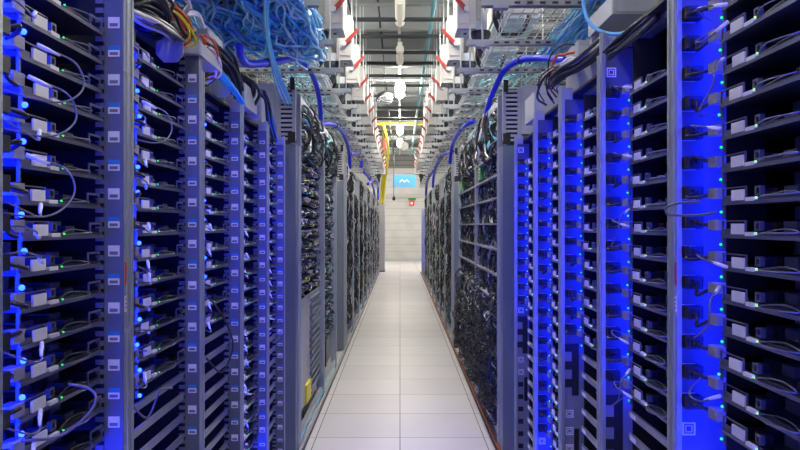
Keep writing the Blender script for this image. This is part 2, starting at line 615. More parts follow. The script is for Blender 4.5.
def build_rack(side, i, y0, y1):
    W = y1 - y0
    loc, rz = frame_of(side, y0, y1)
    top = TOP[(side, i)]
    word = {'L': 'left', 'R': 'right'}[side]
    lab = 'open grey server rack of blue lit trays, %s from the camera on the %s' % (NEAR[i], word)
    t = thing('server_rack', loc, lab, 'rack', 'blue lit server racks', rz)
    D = 0.85
    for u0 in (0.0, W - 0.03):
        m = MB()
        m.box(u0, u0 + 0.03, 0.0, 0.012, 0.0, top)
        fu = u0 if u0 == 0 else u0 + 0.022
        m.box(fu, fu + 0.008, 0.012, 0.05, 0.0, top)
        m.box(u0 + 0.012, u0 + 0.018, -0.004, 0.0, 0.0, top)
        # bolt heads
        z = 0.3
        while z < top:
            m.tube([(u0 + 0.007, -0.003, z), (u0 + 0.007, 0.0, z)], 0.0035, 6)
            z += 0.32
        m.build('upright', 'post_metal', t)
    if i == 0:
        u0 = W - 0.026 if side == 'L' else 0.0195
        for za, zb_, mm in ((1.372, 1.428, 'red_handle'), (1.305, 1.345, 'white_label')):
            m = MB().box(u0, u0 + 0.009, -0.0015, 0.0, za, zb_)
            for q in range(3):
                zz = za + (zb_ - za) * (0.22 + 0.25 * q)
                m.box(u0 + 0.0015, u0 + 0.0075, -0.0018, -0.0015, zz, zz + 0.004, 1)
            m.build('sticker', [mm, 'label_print'], t)
    # closed box behind: sides, back, roof
    m = MB()
    m.box(0.0, 0.004, 0.05, D, 0.0, top - 0.02).box(W - 0.004, W, 0.066, D, 0.0, top - 0.02)
    m.box(0.0, W, D, D + 0.01, 0.0, top - 0.02)
    m.box(0.0, W, 0.05, D, top - 0.03, top - 0.02)
    m.build('cabinet_shell', 'inner_black', t)
    m = MB().box(0.03, W - 0.03, 0.09, 0.13, top - 0.05, top - 0.02)
    m.build('top_rail', 'panel_metal', t)
    # chamfered retaining plate at the top of the tray bay
    z0 = 2.03
    if side == 'L' and i > 0:
        m = MB()
        u = W - 0.20
        pr = [(0.0, 0.02), (0.02, 0.0), (0.06, 0.0), (0.085, 0.025), (0.085, 0.06), (0.065, 0.08), (0.02, 0.08), (0.0, 0.06)]
        n = len(pr)
        vs = [(u, v + 0.0, z0 + z) for v, z in pr] + [(u + 0.004, v, z0 + z) for v, z in pr]
        fs = [tuple(range(n)), tuple(reversed(range(n, 2 * n)))] + [(a, n + a, n + (a + 1) % n, (a + 1) % n) for a in range(n)]
        m._add(vs, fs)
        m.build('top_plate', 'light_panel', t)
    if side == 'L':
        MB().box(0.0135, CH + 0.004, 0.14, 0.145, 0.02, top - 0.06).build('channel_back', 'socket_panel', t)
    pitch, base = PITCH[side], BASE[side]
    low = LOW[(side, i)]
    kk = [k for k in range(-20, 8) if low - 0.01 <= base + k * pitch <= min(TRAY_TOP, top - 0.12) + (0.15 if i == 0 else 0)]
    zlo, zhi = base + kk[0] * pitch - 0.04, base + kk[-1] * pitch + 0.06
    # blue strips added to boost the glow of the small tray lights
    if side == 'R':
        m = MB().box(0.150, 0.158, 0.075, 0.115, zlo, zhi, 0, {'-x': 1})
        m.build('added_glow_strip', ['inner_black', 'glow_fill'], t)  # added emitter turned from the camera, floods the socket panel blue
        m = MB().box(0.160, 0.163, 0.056, 0.150, 0.02, top - 0.06).box(0.0135, 0.163, 0.147, 0.150, 0.02, top - 0.06)
        m.build('light_baffle', 'inner_black', t)  # dark baffle added to keep the strip's light inside the channel
        m = MB().box(W - 0.040, W - 0.032, 0.010, 0.046, zlo, zhi, 0, {'-x': 1})
        m.build('added_glow_strip', ['inner_black', 'glow_fill_side'], t)  # second added emitter, throws blue along the tray fronts
        # socket panel on the far inner wall
        zb_ = low - 0.02 if low > .5 else 0.02
        MB().box(0.006, 0.012, 0.012, 0.145, zb_, top - 0.05).build('socket_panel', 'socket_panel', t)
        if low > .5:
            MB().box(0.006, 0.012, 0.012, 0.145, 0.02, zb_ - 0.002).build('blank_panel', 'blank_metal', t)
    else:
        m = MB().box(0.032, 0.040, 0.055, 0.125, zlo, zhi, 0, {'+x': 1})
        m.build('added_glow_strip', ['inner_black', 'glow_fill_low'], t)  # added emitter behind the near post, lights channel and tray ends
        ls = MB().box(W - 0.036, W - 0.031, 0.0, 0.046, 0.02, top - 0.05).build('label_strip', 'strip_metal', t)
        MB().box(W - 0.040, W - 0.034, 0.047, 0.066, 0.02, top - 0.05).build('perforated_rail', 'perforated', t)
    # per slot
    Ym = (y1 - 0.02) if side == 'L' else y1
    z = base - 20 * pitch
    idx = -20
    while z < top - 0.1:
        yy = py(z, Ym)
        if -8 < yy < 458 and z > 0.1:
            if side == 'L':
                zc = z + 0.034
                if idx % 2:
                    m = MB().box(W - 0.0375, W - 0.036, 0.008, 0.036, zc - 0.013, zc + 0.003, 0)
                    m.box(W - 0.0375, W - 0.036, 0.008, 0.036, zc + 0.003, zc + 0.014, 2)
                    m.box(W - 0.038, W - 0.0375, 0.012, 0.032, zc - 0.009, zc - 0.002, 1)
                else:
                    m = MB().box(W - 0.0375, W - 0.036, 0.008, 0.036, zc - 0.013, zc + 0.014, 0)
                    m.box(W - 0.038, W - 0.0375, 0.012, 0.032, zc - 0.009, zc - 0.001, 1)
                m.build('slot_label', ['white_label', 'label_print', 'blue_tag'], ls)
            else:
                zc = z + 0.032
                zt = low - 0.02
                if low > 0.5 and (zt - 0.24 < zc < zt + 0.01 or (i == 1 and zc < zt)):
                    pass
                elif i == 4 and zc < 0.62:
                    m = MB().box(0.012, 0.0135, 0.020, 0.050, zc - 0.014, zc + 0.014, 0)
                    m.build('open_slot', 'inner_black', t)
                else:
                    lit = z > low - 0.02
                    m = MB()
                    o_ = 0.0125
                    for (g, th) in ((0.016, 0.0035), (0.0085, 0.002)):
                        v0, v1 = 0.036 - g, 0.036 + g
                        m.box(o_, o_ + 0.003, v0, v1, zc - g, zc - g + th)
                        m.box(o_, o_ + 0.003, v0, v1, zc + g - th, zc + g)
                        m.box(o_, o_ + 0.003, v0, v0 + th, zc - g + th, zc + g - th)
                        m.box(o_, o_ + 0.003, v1 - th, v1, zc - g + th, zc + g - th)
                    m.build('power_socket', 'white_label', t)
        z += pitch
        idx += 1
    # black recess shaped like a comb where the lit section ends
    if side == 'R' and i in (1, 2, 4):
        zt = low - 0.02
        m = MB().box(0.013, 0.0150, 0.045, 0.075, zt - 0.22, zt)
        for q in range(3):
            m.box(0.013, 0.0150, 0.012, 0.045, zt - 0.035 - q * 0.075, zt - q * 0.075)
        m.build('cable_recess', 'inner_black', t)
        m = MB().box(0.013, 0.016, 0.055, 0.075, zt - 0.50, zt - 0.36)
        m.build('cable_recess', 'inner_black', t)
    # bare shelf rails in the empty slots
    if low > 0.5:
        z = base + kk[0] * pitch - pitch
        while z > 0.25:
            m = MB().box(CH - 0.02, W - 0.04, VT, VT + 0.010, z, z + 0.020)
            MB().box(CH, W - 0.05, VT + 0.34, VT + 0.35, z, z + 0.018).build('rear_rail', 'rail_metal', t)
            rl = m.build('shelf_rail', 'rail_metal', t)
            if side == 'R':
                MB().box(CH, CH + 0.045, VT - 0.0015, VT, z + 0.003, z + 0.017).build('rail_label', 'white_label', rl)
            z -= pitch
    # trays and cords
    w = W - CH - 0.05
    tray = cords = None
    n = 0
    Yend = (y0 + CH + 0.12) if side == 'L' else (y1 - CH - 0.12)
    if i == 0 and side == 'L':
        Yend = 1.45
    proto = None
    cordp = {}
    patchp = {}
    rnd = random.Random(100 + i + (50 if side == 'R' else 0))
    for k in sorted(kk, reverse=True):
        z = base + k * pitch
        if not (-14 < py(z, Yend) < 466):
            continue
        n += 1
        jit = rnd.uniform(-0.004, 0.004)
        P = to_world(side, y0, y1, CH, VT + jit, z)
        L = '%s server tray down in the %s rack on the %s, %s lit' % (ORD[n - 1], NEAR[i], word, 'blue')
        if proto is None:
            proto = make_tray(side, w, P, rz, L)
        else:
            c = copy_tree(proto, P, rz, L)
        # only some of the left trays have the blue lamp on
        cur = proto if n == 1 else c
        if side == 'L' and rnd.random() < 0.30 and n > 1:
            for ch in list(cur.children):
                if ch.name.startswith('status_light'):
                    bpy.data.objects.remove(ch)
        v = rnd.randrange(4)
        Pc = to_world(side, y0, y1, 0.0135 if side == 'R' else 0.045, 0.036, z + 0.032)
        L = 'black power cord at the %s server tray down, %s rack on the %s' % (ORD[n - 1], NEAR[i], word)
        if v not in cordp:
            cordp[v] = make_cord(v, Pc, rz, L)
        else:
            copy_tree(cordp[v], Pc, rz, L)
        if (side == 'L' and rnd.random() < 0.7) or (i < 2 and rnd.random() < 0.4):
            v = rnd.choice((0, 0, 0, 2, 2, 2, 1))
            Pp = to_world(side, y0, y1, CH + 0.02 + rnd.uniform(-0.01, 0.03), VT - 0.012, z + 0.012 + rnd.uniform(-0.02, 0.02))
            L = 'pale patch cord at the %s server tray down, %s rack on the %s' % (ORD[n - 1], NEAR[i], word)
            if v not in patchp:
                patchp[v] = make_patch(v, Pp, rz, L)
            else:
                copy_tree(patchp[v], Pp, rz, L)
    return t


for i, (a, c) in enumerate(LEFT):
    build_rack('L', i, a, c)
for i, (a, c) in enumerate(RIGHT):
    build_rack('R', i, a, c)

# pale cable loops that hang out round a post
for k_, (pts, lb) in enumerate((
    ([(22, 441, 1.24), (60, 436, 1.30), (88, 414, 1.34), (96, 398, 1.36), (88, 388, 1.37), (68, 384, 1.36)], 'long pale cable loop hanging at the lower left corner of the photo'),
    ([(128, 400, 1.74), (146, 418, 1.78), (156, 400, 1.80), (160, 390, 1.80), (172, 388, 1.86)], 'pale cable drooping below the lowest tray of the second left rack'),
    ([(183, 296, 2.22), (205, 296, 2.40), (222, 315, 2.55), (233, 345, 2.60), (222, 372, 2.55), (206, 358, 2.45)], 'dark cable loop drooping in front of the third left rack'),
    ([(700, 202, 1.50), (680, 203, 1.55), (667, 207, 1.58), (666, 212, 1.58), (672, 215, 1.57), (700, 215, 1.50), (716, 212, 1.46)], 'pale cable looping round the post of the nearest right rack'),
)):
    P = [at(*p) for p in pts]
    cx = [p.x for p in P]
    m = MB().tube(spline(P, 8), 0.003 if k_ != 2 else 0.0035, 6)
    tag(m.build('cable_loop', 'dark_cable' if k_ == 2 else 'grey_cable', smooth=True), lb, 'cable')

# ---------------------------------------------------------------- filler panels at the end of a block


def filler(side, y0, y1, top, label, louver=True, edge=True):
    s = 1 if side == 'R' else -1
    t = thing('filler_panel', (s * XF, (y0 + y1) / 2, 0), label, 'panel', 'grey filler panels between rack blocks')

    def X(a, b):
        return (s * a, s * b) if s > 0 else (s * b, s * a)
    ye = y1
    m = MB()
    x0, x1 = X(XF, XF + 0.125)
    m.box(x0, x1, ye - 0.10, ye, 0.02, top)
    m.build('column', 'panel_metal', t, world=True)
    x0, x1 = X(XF + 0.115, XF + 0.40)
    MB().box(x0, x1, y0, ye - 0.10, 0.02, top).build('sheet', 'panel_metal', t, world=True)
    m = MB()
    x0, x1 = X(XF - 0.008, XF + 0.02)
    m.box(x0, x1, ye, ye + 0.04, 0.0, top)
    m.build('edge_trim', 'light_panel', t, world=True)
    if louver:
        zb, zt = top + 0.03, top + 0.385
        yf = ye - 0.10
        m = MB()
        for a_, b_ in ((XF, XF + 0.022), (XF + 0.10, XF + 0.125)):
            x0, x1 = X(a_, b_)
            m.box(x0, x1, yf, yf + 0.02, zb, zt)
        n = 12
        x0, x1 = X(XF + 0.02, XF + 0.102)
        for q in range(n):
            z = zb + q * (zt - zb) / n
            m.box(x0, x1, yf, yf + 0.012, z, z + 0.016)
        m.build('louvre', 'light_panel', t, world=True)
        x0, x1 = X(XF + 0.005, XF + 0.12)
        MB().box(x0, x1, yf + 0.02, yf + 0.08, zb, zt - 0.005).build('louvre_backing', 'inner_black', t, world=True)
        x0, x1 = X(XF + 0.128, XF + 0.42)
        MB().box(x0, x1, yf + 0.005, yf + 0.02, top + 0.08, top + 0.40).build('top_plate', 'light_panel', t, world=True)
        m = MB()
        x0, x1 = X(XF + 0.005, XF + 0.035)
        m.box(x0, x1, yf - 0.012, yf, zt - 0.03, zt + 0.05).build('corner_clip', 'black_plastic', t, world=True)
        m = MB()
        x0, x1 = X(XF + 0.0, XF + 0.05)
        m.box(x0, x1, yf - 0.012, yf, zb - 0.02, zb + 0.05).build('corner_clip', 'black_plastic', t, world=True)
    return t


filler('L', 3.92, 4.40, 2.045, 'grey filler panel with louvred top, between blue racks and network racks on the left')
filler('R', 3.94, 4.47, 2.045, 'grey filler panel with louvred top, between blue racks and network racks on the right')
filler('L', 7.02, 8.05, 2.05, 'grey filler panel at the end of the left network racks')
filler('R', 7.55, 8.35, 2.05, 'grey filler panel at the end of the right network racks')

# ---------------------------------------------------------------- network racks full of cables
CABLE_MATS = ['dark_cable', 'mid_cable', 'pale_cable', 'yellow_green', 'teal_fibre', 'red_wire', 'teal_dark']


def tangle(t_or_none, side, y0, y1, n, z_lo, z_hi, weights, r=(0.004, 0.007), bulge=0.06, seed=1, loops=0, vin=0.0, rows=None, name='cable_tangle', label='', group=None, drop=0.25):
    rnd = random.Random(seed)
    W = y1 - y0
    loc, rz = frame_of(side, y0, y1)
    m = MB()
    for q in range(n):
        u, z = rnd.uniform(0.05, W - 0.05), rnd.uniform(z_lo, z_hi)
        if rows:
            z = rnd.choice(rows) + rnd.uniform(0.0, 0.03)
        z2 = max(z_lo - 0.03, z - abs(rnd.gauss(0, drop)) - 0.02)
        u2 = min(W - 0.03, max(0.03, u + rnd.gauss(0, 0.14)))
        bl = rnd.uniform(0.2, 1.0) * bulge
        pts = [(u, 0.06, z), (u + rnd.uniform(-.02, .02), 0.02 - bl * .6, z - 0.01),
               ((u + u2) / 2 + rnd.uniform(-.05, .05), 0.01 - bl, (z + z2) / 2 - rnd.uniform(0, .04)),
               (u2 + rnd.uniform(-.02, .02), 0.03 - bl * .5, z2 - 0.015), (u2, 0.07, z2)]
        mi = rnd.choices(range(len(CABLE_MATS)), weights)[0]
        m.tube(spline(pts, 3), rnd.uniform(*r), 5, mi)
        # connector ends
        if rnd.random() < 0.45:
            m.box(u - .007, u + .007, 0.0, 0.055, z - .006, z + .006, 2 if rnd.random() < .8 else 1)
    for q in range(loops):
        u, z = rnd.uniform(0.05, W - 0.05), rnd.uniform(z_lo, z_lo + (z_hi - z_lo) * .7)
        R = rnd.uniform(0.03, 0.06)
        pts = []
        sq = rnd.uniform(0.3, 0.6)
        for a in range(22):
            th = a / 21 * 4 * PI + rnd.uniform(-.1, .1)
            pts.append((u + R * math.cos(th), -bulge * .8 + R * .5 * math.sin(th + 1), z + R * sq * math.sin(th) + a * 0.002))
        m.tube(pts, rnd.uniform(*r), 5, 0)
    m.v = [(x, y + vin, z) for x, y, z in m.v]
    o = m.build(name, CABLE_MATS)
    o.location = loc
    o.rotation_euler = (0, 0, rz)
    tag(o, label, 'cables', group, kind='stuff')
    return o


def make_switch(w, loc, rz, label, teal):
    t = thing('network_switch', loc, label, 'network switch', 'network switches in the middle racks', rz)
    m = MB().box(0, w, 0, 0.40, 0.0, 0.045)
    m.build('chassis', 'teal_dark' if teal else 'dark_metal', t)
    m = MB()
    nP = 24
    for q in range(nP):
        u = 0.02 + q * (w - 0.04) / nP
        m.box(u, u + (w - 0.04) / nP * .6, -0.003, 0.0, 0.010, 0.022, 0)
        m.box(u, u + (w - 0.04) / nP * .6, -0.003, 0.0, 0.026, 0.038, 0)
    m.build('port_row', 'inner_black', t)
    MB().box(0.0, w, -0.026, 0.0, -0.007, 0.001).build('front_lip', 'edge_metal', t)
    m = MB()
    for u in (0.004, w - 0.016):
        m.box(u, u + .012, -0.006, 0, 0.002, 0.043)
    m.build('rack_ear', 'light_panel', t)
    return t


def network_rack(side, y0, y1, top, label, shelves, far=False):
    W = y1 - y0
    loc, rz = frame_of(side, y0, y1)
    t = thing('network_rack', loc, label, 'rack', 'cable filled network racks' if not far else 'network racks far down the aisle', rz)
    UW = 0.075 if far else 0.03
    for u0 in (0.0, W - UW):
        MB().box(u0, u0 + UW, -0.02 if far else -0.012, 0.05, 0.0, top).build('upright', 'post_metal', t)
    m = MB().box(0.0, 0.004, 0.1, 0.85, 0.02, top - 0.3).box(W - 0.004, W, 0.1, 0.85, 0.02, top - .3).box(0, W, 0.84, 0.85, 0.02, top - .3)
    m.box(0, W, 0.1, 0.85, top - .31, top - .3)
    m.build('cabinet_shell', 'inner_black', t)
    MB().box(0.025, W - 0.025, 0.0, 0.03, top - 0.05, top).build('cross_rail', 'post_metal', t)
    MB().box(0.025, W - 0.025, 0.0, 0.03, 0.06, 0.10).build('cross_rail', 'post_metal', t)
    if shelves:
        for z in shelves:
            MB().box(0.025, W - 0.025, 0.02 if far else -0.012, 0.5, z, z + 0.014).build('shelf', 'rail_metal', t)
    return t


GRP = 'cable tangles in the network racks'
WL = [60, 12, 11, 12, 1, 0, 6]
WT = [56, 12, 5, 2, 2, 0, 30]
WR = [78, 16, 4, 0, 0, 0, 6]

# left middle block: rows of switches, pale and yellow-green plugs, lower vents
LN = [(4.44, 5.82), (5.84, 6.98)]
RN = [(4.52, 5.86), (5.88, 7.52)]
for i, (a, c) in enumerate(LN):
    network_rack('L', a, c, 2.40, 'open network rack with rows of switches, %s behind the left louvred panel' % ORD[i], None)
    lo = 1.02 if i < 1 else 0.45
    proto = None
    z = 2.02
    n = 0
    while z > lo:
        n += 1
        P = to_world('L', a, c, 0.03, 0.05, z)
        lb = '%s network switch down in the %s network rack on the left' % (ORD[n - 1], ORD[i])
        if proto is None:
            proto = make_switch(c - a - 0.06, P, PI / 2, lb, i >= 1)
        else:
            copy_tree(proto, P, PI / 2, lb)
        z -= 0.082
    tangle(None, 'L', a, c, 330, lo, 2.05, WL if i < 1 else WT, (0.003, 0.005), 0.022, 40 + i, drop=0.006, vin=0.02, rows=[2.03 - 0.082 * q for q in range(n)],
           label='short plugs and cables on the switches of the %s network rack on the left' % ORD[i], group=GRP)
    tangle(None, 'L', a, c, 50, 2.08, 2.42, [70, 10, 4, 0, 6, 0, 14], (0.006, 0.011), 0.05, 60 + i, drop=0.15, name='cable_bundle',
           label='dark and teal cable bundle entering the top of the %s network rack on the left' % ORD[i], group='bundles entering the rack tops')
    if i < 1:
        # louvred blank below the switches
        loc, rz = frame_of('L', a, c)
        t = thing('vent_panel', loc + Vector((0, 0, 0.18)), 'grey louvred blank panel low in the %s network rack on the left' % ORD[i], 'panel', 'louvred blank panels', rz)
        m = MB().box(0.03, c - a - 0.03, 0.03, 0.04, 0.0, 0.80)
        m.build('sheet', 'light_panel', t)
        for q in range(14):
            z = 0.05 + q * 0.053
            MB().box(0.75, c - a - 0.06, 0.012, 0.03, z, z + 0.026).build('slat', 'panel_metal', t)
for i, (a, c) in enumerate(RN):
    network_rack('R', a, c, 2.40, 'open rack buried in black cables, %s behind the right louvred panel' % ORD[i], [2.02, 1.86, 1.70, 1.52, 1.34, 1.16, 0.98, 0.80, 0.62, 0.44, 0.26])
    tangle(None, 'R', a, c, 300, 0.95, 2.02, WR, (0.003, 0.006), 0.035, 80 + i, drop=0.13, vin=0.025, loops=4,
           label='black cable tangle with pale plugs in the upper half of the %s network rack on the right' % ORD[i], group=GRP)
    tangle(None, 'R', a, c, 320, 0.18, 1.05, WR, (0.003, 0.006), 0.10, 90 + i, loops=90 if i < 1 else 50, drop=0.14, vin=0.02,
           label='coiled black cables hanging out of the lower half of the %s network rack on the right' % ORD[i], group=GRP)
    if i < 3:
        proto = None
        for n in range(5):
            P = to_world('R', a, c, 0.03, 0.055, 2.035 - 0.16 * n)
            lb = '%s teal network switch down in the %s network rack on the right' % (ORD[n], ORD[i])
            if proto is None:
                proto = make_switch(c - a - 0.06, P, -PI / 2, lb, True)
            else:
                copy_tree(proto, P, -PI / 2, lb)
    tangle(None, 'R', a, c, 60, 2.05, 2.42, [80, 12, 2, 0, 2, 0, 6], (0.007, 0.012), 0.05, 120 + i, drop=0.18, name='cable_bundle',
           label='black cable bundle entering the top of the %s network rack on the right' % ORD[i], group='bundles entering the rack tops')

# yellow and green circuit cards above the cables, right
for i, (a, c) in enumerate(RN):
    loc, rz = frame_of('R', a, c)
    t = thing('patch_module', loc + Vector((0.0, -0.12, 1.90)), 'yellow-green patch module near the top of the %s network rack on the right' % ORD[i], 'patch module', 'yellow-green patch modules', rz)
    MB().box(0, 0.16, 0, 0.08, 0, 0.14).build('module_body', 'green', t)
    for q in range(5):
        MB().box(0.012, 0.148, -0.006, 0, 0.012 + q * 0.025, 0.026 + q * 0.025).build('port_row', 'yellow_green', t)

# far racks, both sides
FAR0, FP = 8.4, 1.30
for side, word, y_start, count in (('L', 'left', 8.12, 10), ('R', 'right', 8.42, 7)):
    for i in range(count):
        a = y_start + i * FP
        c = a + FP - 0.015
        network_rack(side, a, c, 2.28, 'cable filled rack far down the aisle, %s behind the second %s filler panel' % (ORD[i], word),
                     [1.9, 1.5, 1.1, 0.7, 0.35], far=True)
        tangle(None, side, a, c, 260 if i < 4 else 170, 0.25, 2.0, [62, 20, 8, 1, 0, 0, 8], (0.005, 0.008), 0.05, 200 + i + (50 if side == 'R' else 0),
               drop=0.14, vin=0.015, label='black and grey cable tangle in the %s far rack on the %s' % (ORD[i], word), group='cable tangles in the far racks')
        if i % 2 == 0:
            tangle(None, side, a, c, 20, 2.02, 2.3, [76, 14, 4, 0, 0, 0, 6], (0.007, 0.012), 0.05, 300 + i + (50 if side == 'R' else 0), drop=0.15,
                   name='cable_bundle', label='cable bundle over the top of the %s far rack on the %s' % (ORD[i], word), group='bundles over the far racks')
# blue lit racks at the far right end
for i in range(4):
    a = 18.4 + i * 0.62
    c = a + 0.60
    W = c - a
    loc, rz = frame_of('R', a, c)
    t = thing('server_rack', loc, 'small distant blue lit server rack at the right end of the aisle, %s of four' % ORD[i], 'rack', 'distant blue lit racks', rz)
    for u0 in (0.0, W - 0.03):
        MB().box(u0, u0 + 0.03, 0.0, 0.03, 0.0, 2.0).build('upright', 'post_metal', t)
    MB().box(0, W, 0.4, 0.41, 0, 2.0).box(0, 0.004, 0.03, 0.4, 0, 2.0).box(W - 0.004, W, 0.2, 0.4, 0, 2.0).build('cabinet_shell', 'socket_panel', t)
    MB().box(0.15, 0.16, 0.06, 0.10, 0.2, 1.95, 0, {'-x': 1, '-y': 1}).build('added_glow_strip', ['inner_black', 'glow_fill_far'], t)  # strip added to give the distant racks their blue glow
    for k in range(13):
        MB().box(0.18, W - 0.04, 0.02, 0.3, 0.3 + k * 0.125, 0.34 + k * 0.125).build('tray', 'tray_metal', t)

# tall grey cabinet closing the left row
t = thing('end_cabinet', (-0.64, 21.7, 0), 'pale grey cabinet closing the far end of the left row', 'cabinet')
MB().box(-0.16, 0.14, -0.25, 0.25, 0.03, 2.2).build('body', 'light_panel', t)
MB().box(-0.14, 0.12, -0.262, -0.25, 0.08, 2.15).build('door', 'white_paint', t)
MB().box(-0.17, 0.15, -0.26, 0.26, 0.0, 0.03).build('plinth', 'black_plastic', t)

# kick rail and cable gutter on the floor along both rows
for s, word in ((-1, 'left'), (1, 'right')):
    x0, x1 = sorted((s * 0.655, s * 0.672))
    o = MB().box(x0, x1, 4.2, 21.2, 0.0, 0.03).build('kick_rail', 'orange_trim' if s > 0 else 'light_panel')
    tag(o, '%s rail on the floor along the foot of the %s racks' % ('rust brown' if s > 0 else 'pale grey', word), 'rail')
    x0, x1 = sorted((s * 0.645, s * 0.655))
    o = MB().box(x0, x1, 4.2, 21.2, 0.0, 0.008).build('gap_strip', 'black_plastic')
    tag(o, 'thin black strip on the floor beside the %s kick rail' % word, 'strip')
m = MB()
rnd = random.Random(9)
for q in range(26):
    y = 4.5
    pts = []
    x = -rnd.uniform(0.675, 0.74)
    z = rnd.uniform(0.02, 0.07)
    while y < 7.0:
        pts.append((x + rnd.uniform(-.012, .012), y, z + rnd.uniform(-.012, .015)))
        y += 0.16
    m.tube(pts, 0.005, 5, rnd.choice((0, 1, 2, 2, 4)))
tag(m.build('floor_cables', CABLE_MATS), 'pale and blue cables lying at the foot of the left network racks', 'cables', kind='stuff')
t = thing('caution_tag', (-0.70, 5.05, 0.30), 'yellow tag low on the first left network rack', 'tag')
MB().box(-0.01, 0.006, -0.12, 0.12, -0.12, 0.02).build('card', 'yellow', t)

# ---------------------------------------------------------------- overhead: wire baskets
ZB = 2.70


def basket(s, word):
    t = thing('wire_basket', (s * 0.88, 2.0, ZB), 'wire mesh cable basket hung above the %s racks' % word, 'cable tray')
    XA, XB = (0.62, 1.14)
    r = 0.0024
    m = MB()
    nx = 9
    for q in range(nx + 1):
        x = XA + (XB - XA) * q / nx
        m.box(min(s * x - r, s * x + r), max(s * x - r, s * x + r), 1.6, 21, ZB - r, ZB + r)
    for x in (XA, XB):
        for z in (0.05, 0.10):
            m.box(s * x - r, s * x + r, 1.6, 21, ZB + z - r, ZB + z + r)
    m.build('long_wires', 'zinc', t, world=True)
    m = MB()
    y = 1.6
    while y < 21:
        xa, xb = sorted((s * XA, s * XB))
        m.box(xa, xb, y - r, y + r, ZB - 2 * r, ZB)
        for x in (XA, XB):
            m.box(s * x - r, s * x + r, y - r, y + r, ZB, ZB + 0.10)
        y += 0.09 if y < 8 else 0.18
    m.build('cross_wires', 'zinc', t, world=True)


basket(-1, 'left')
basket(1, 'right')


def strands(name, label, n, xr, zr, y0, y1, mats, wts, r, wob, seed, step=0.22, cat='cables'):
    rnd = random.Random(seed)
    m = MB()
    for q in range(n):
        x = rnd.uniform(*xr)
        z = rnd.uniform(*zr)
        ya = y0 + rnd.uniform(0, 0.3)
        yb = y1 - rnd.uniform(0, 0.4)
        pts = []
        y = ya
        while y < yb:
            x2 = min(xr[1], max(xr[0], x + rnd.gauss(0, wob)))
            pts.append((x2, y, z + rnd.gauss(0, wob * .35)))
            x += rnd.gauss(0, wob * .5)
            x = min(xr[1], max(xr[0], x))
            y += step
        if len(pts) > 2:
            m.tube(spline(pts, 3), rnd.uniform(*r), 5, rnd.choices(range(len(mats)), wts)[0])
    o = m.build(name, mats, smooth=True)
    return tag(o, label, cat, kind='stuff')


strands('fibre_bundle', 'large heap of shiny blue fibre cables in the left wire basket', 230, (-1.12, -0.50), (2.62, 2.80), 1.7, 4.7,
        ['cyan_fibre', 'blue_fibre', 'pale_fibre', 'teal_fibre'], (38, 12, 34, 16), (0.004, 0.010), 0.06, 3)
strands('fibre_bundle', 'teal fibre cable bundle running along the right wire basket', 150, (0.97, 1.14), (2.65, 2.76), 1.7, 4.9,
        ['teal_fibre', 'pale_fibre', 'cyan_fibre'], (70, 14, 16), (0.005, 0.009), 0.012, 4)
strands('fibre_bundle', 'thin teal cables further along the right wire basket', 14, (0.70, 1.12), (2.712, 2.78), 4.6, 9.0,
        ['teal_fibre', 'pale_fibre'], (70, 30), (0.005, 0.008), 0.03, 5)
strands('fibre_bundle', 'thin teal cables further along the left wire basket', 16, (-1.12, -0.70), (2.712, 2.78), 4.8, 9.0,
        ['teal_fibre', 'pale_fibre'], (70, 30), (0.005, 0.008), 0.03, 6)

# hanging fibre ribbon on the left and light blue loop on the right
rnd = random.Random(21)
m = MB()
for q in range(14):
    d = Vector((rnd.uniform(-.012, .012), rnd.uniform(-.02, .02), 0))
    P = [at(266, -8, 3.0) + d, at(266, 18, 3.1) + d * .8, at(268, 40, 3.2) + d * .7, at(273, 62, 3.3) + d, at(280, 86, 3.5) + d * 2.0, at(288, 104, 3.9) + d * 2]
    m.tube(spline(P, 6), 0.0045, 5, rnd.choice((0, 0, 1, 2)))
tag(m.build('fibre_ribbon', ['cyan_fibre', 'pale_fibre', 'teal_fibre'], smooth=True), 'light blue fibre ribbon hanging down from the left wire basket', 'cables', kind='stuff')
m = MB()
for q in range(8):
    d = Vector((rnd.uniform(-.02, .02), rnd.uniform(-.03, .03), rnd.uniform(-.01, .01)))
    P = [at(216, 70, 2.55) + d, at(228, 84, 2.6) + d, at(238, 96, 2.65) + d * .6, at(243, 104, 2.7) + d * .6]
    m.tube(spline(P, 6), 0.004, 5, rnd.choice((0, 0, 1)))
tag(m.build('fibre_ribbon', ['cyan_fibre', 'blue_fibre'], smooth=True), 'short cyan fibre cables at the top of the third left rack', 'cables', kind='stuff')
P = [at(583, -6, 2.3), at(584, 8, 2.3), at(589, 22, 2.28), at(600, 31, 2.25), (at(614, 34, 2.2)), at(630, 31, 2.12), at(643, 22, 2.05)]
tag(MB().tube(spline(P, 8), 0.0062, 8).build('cable_loop', 'light_blue', smooth=True), 'light blue cable loop hanging at the top right, before the wire basket', 'cable')

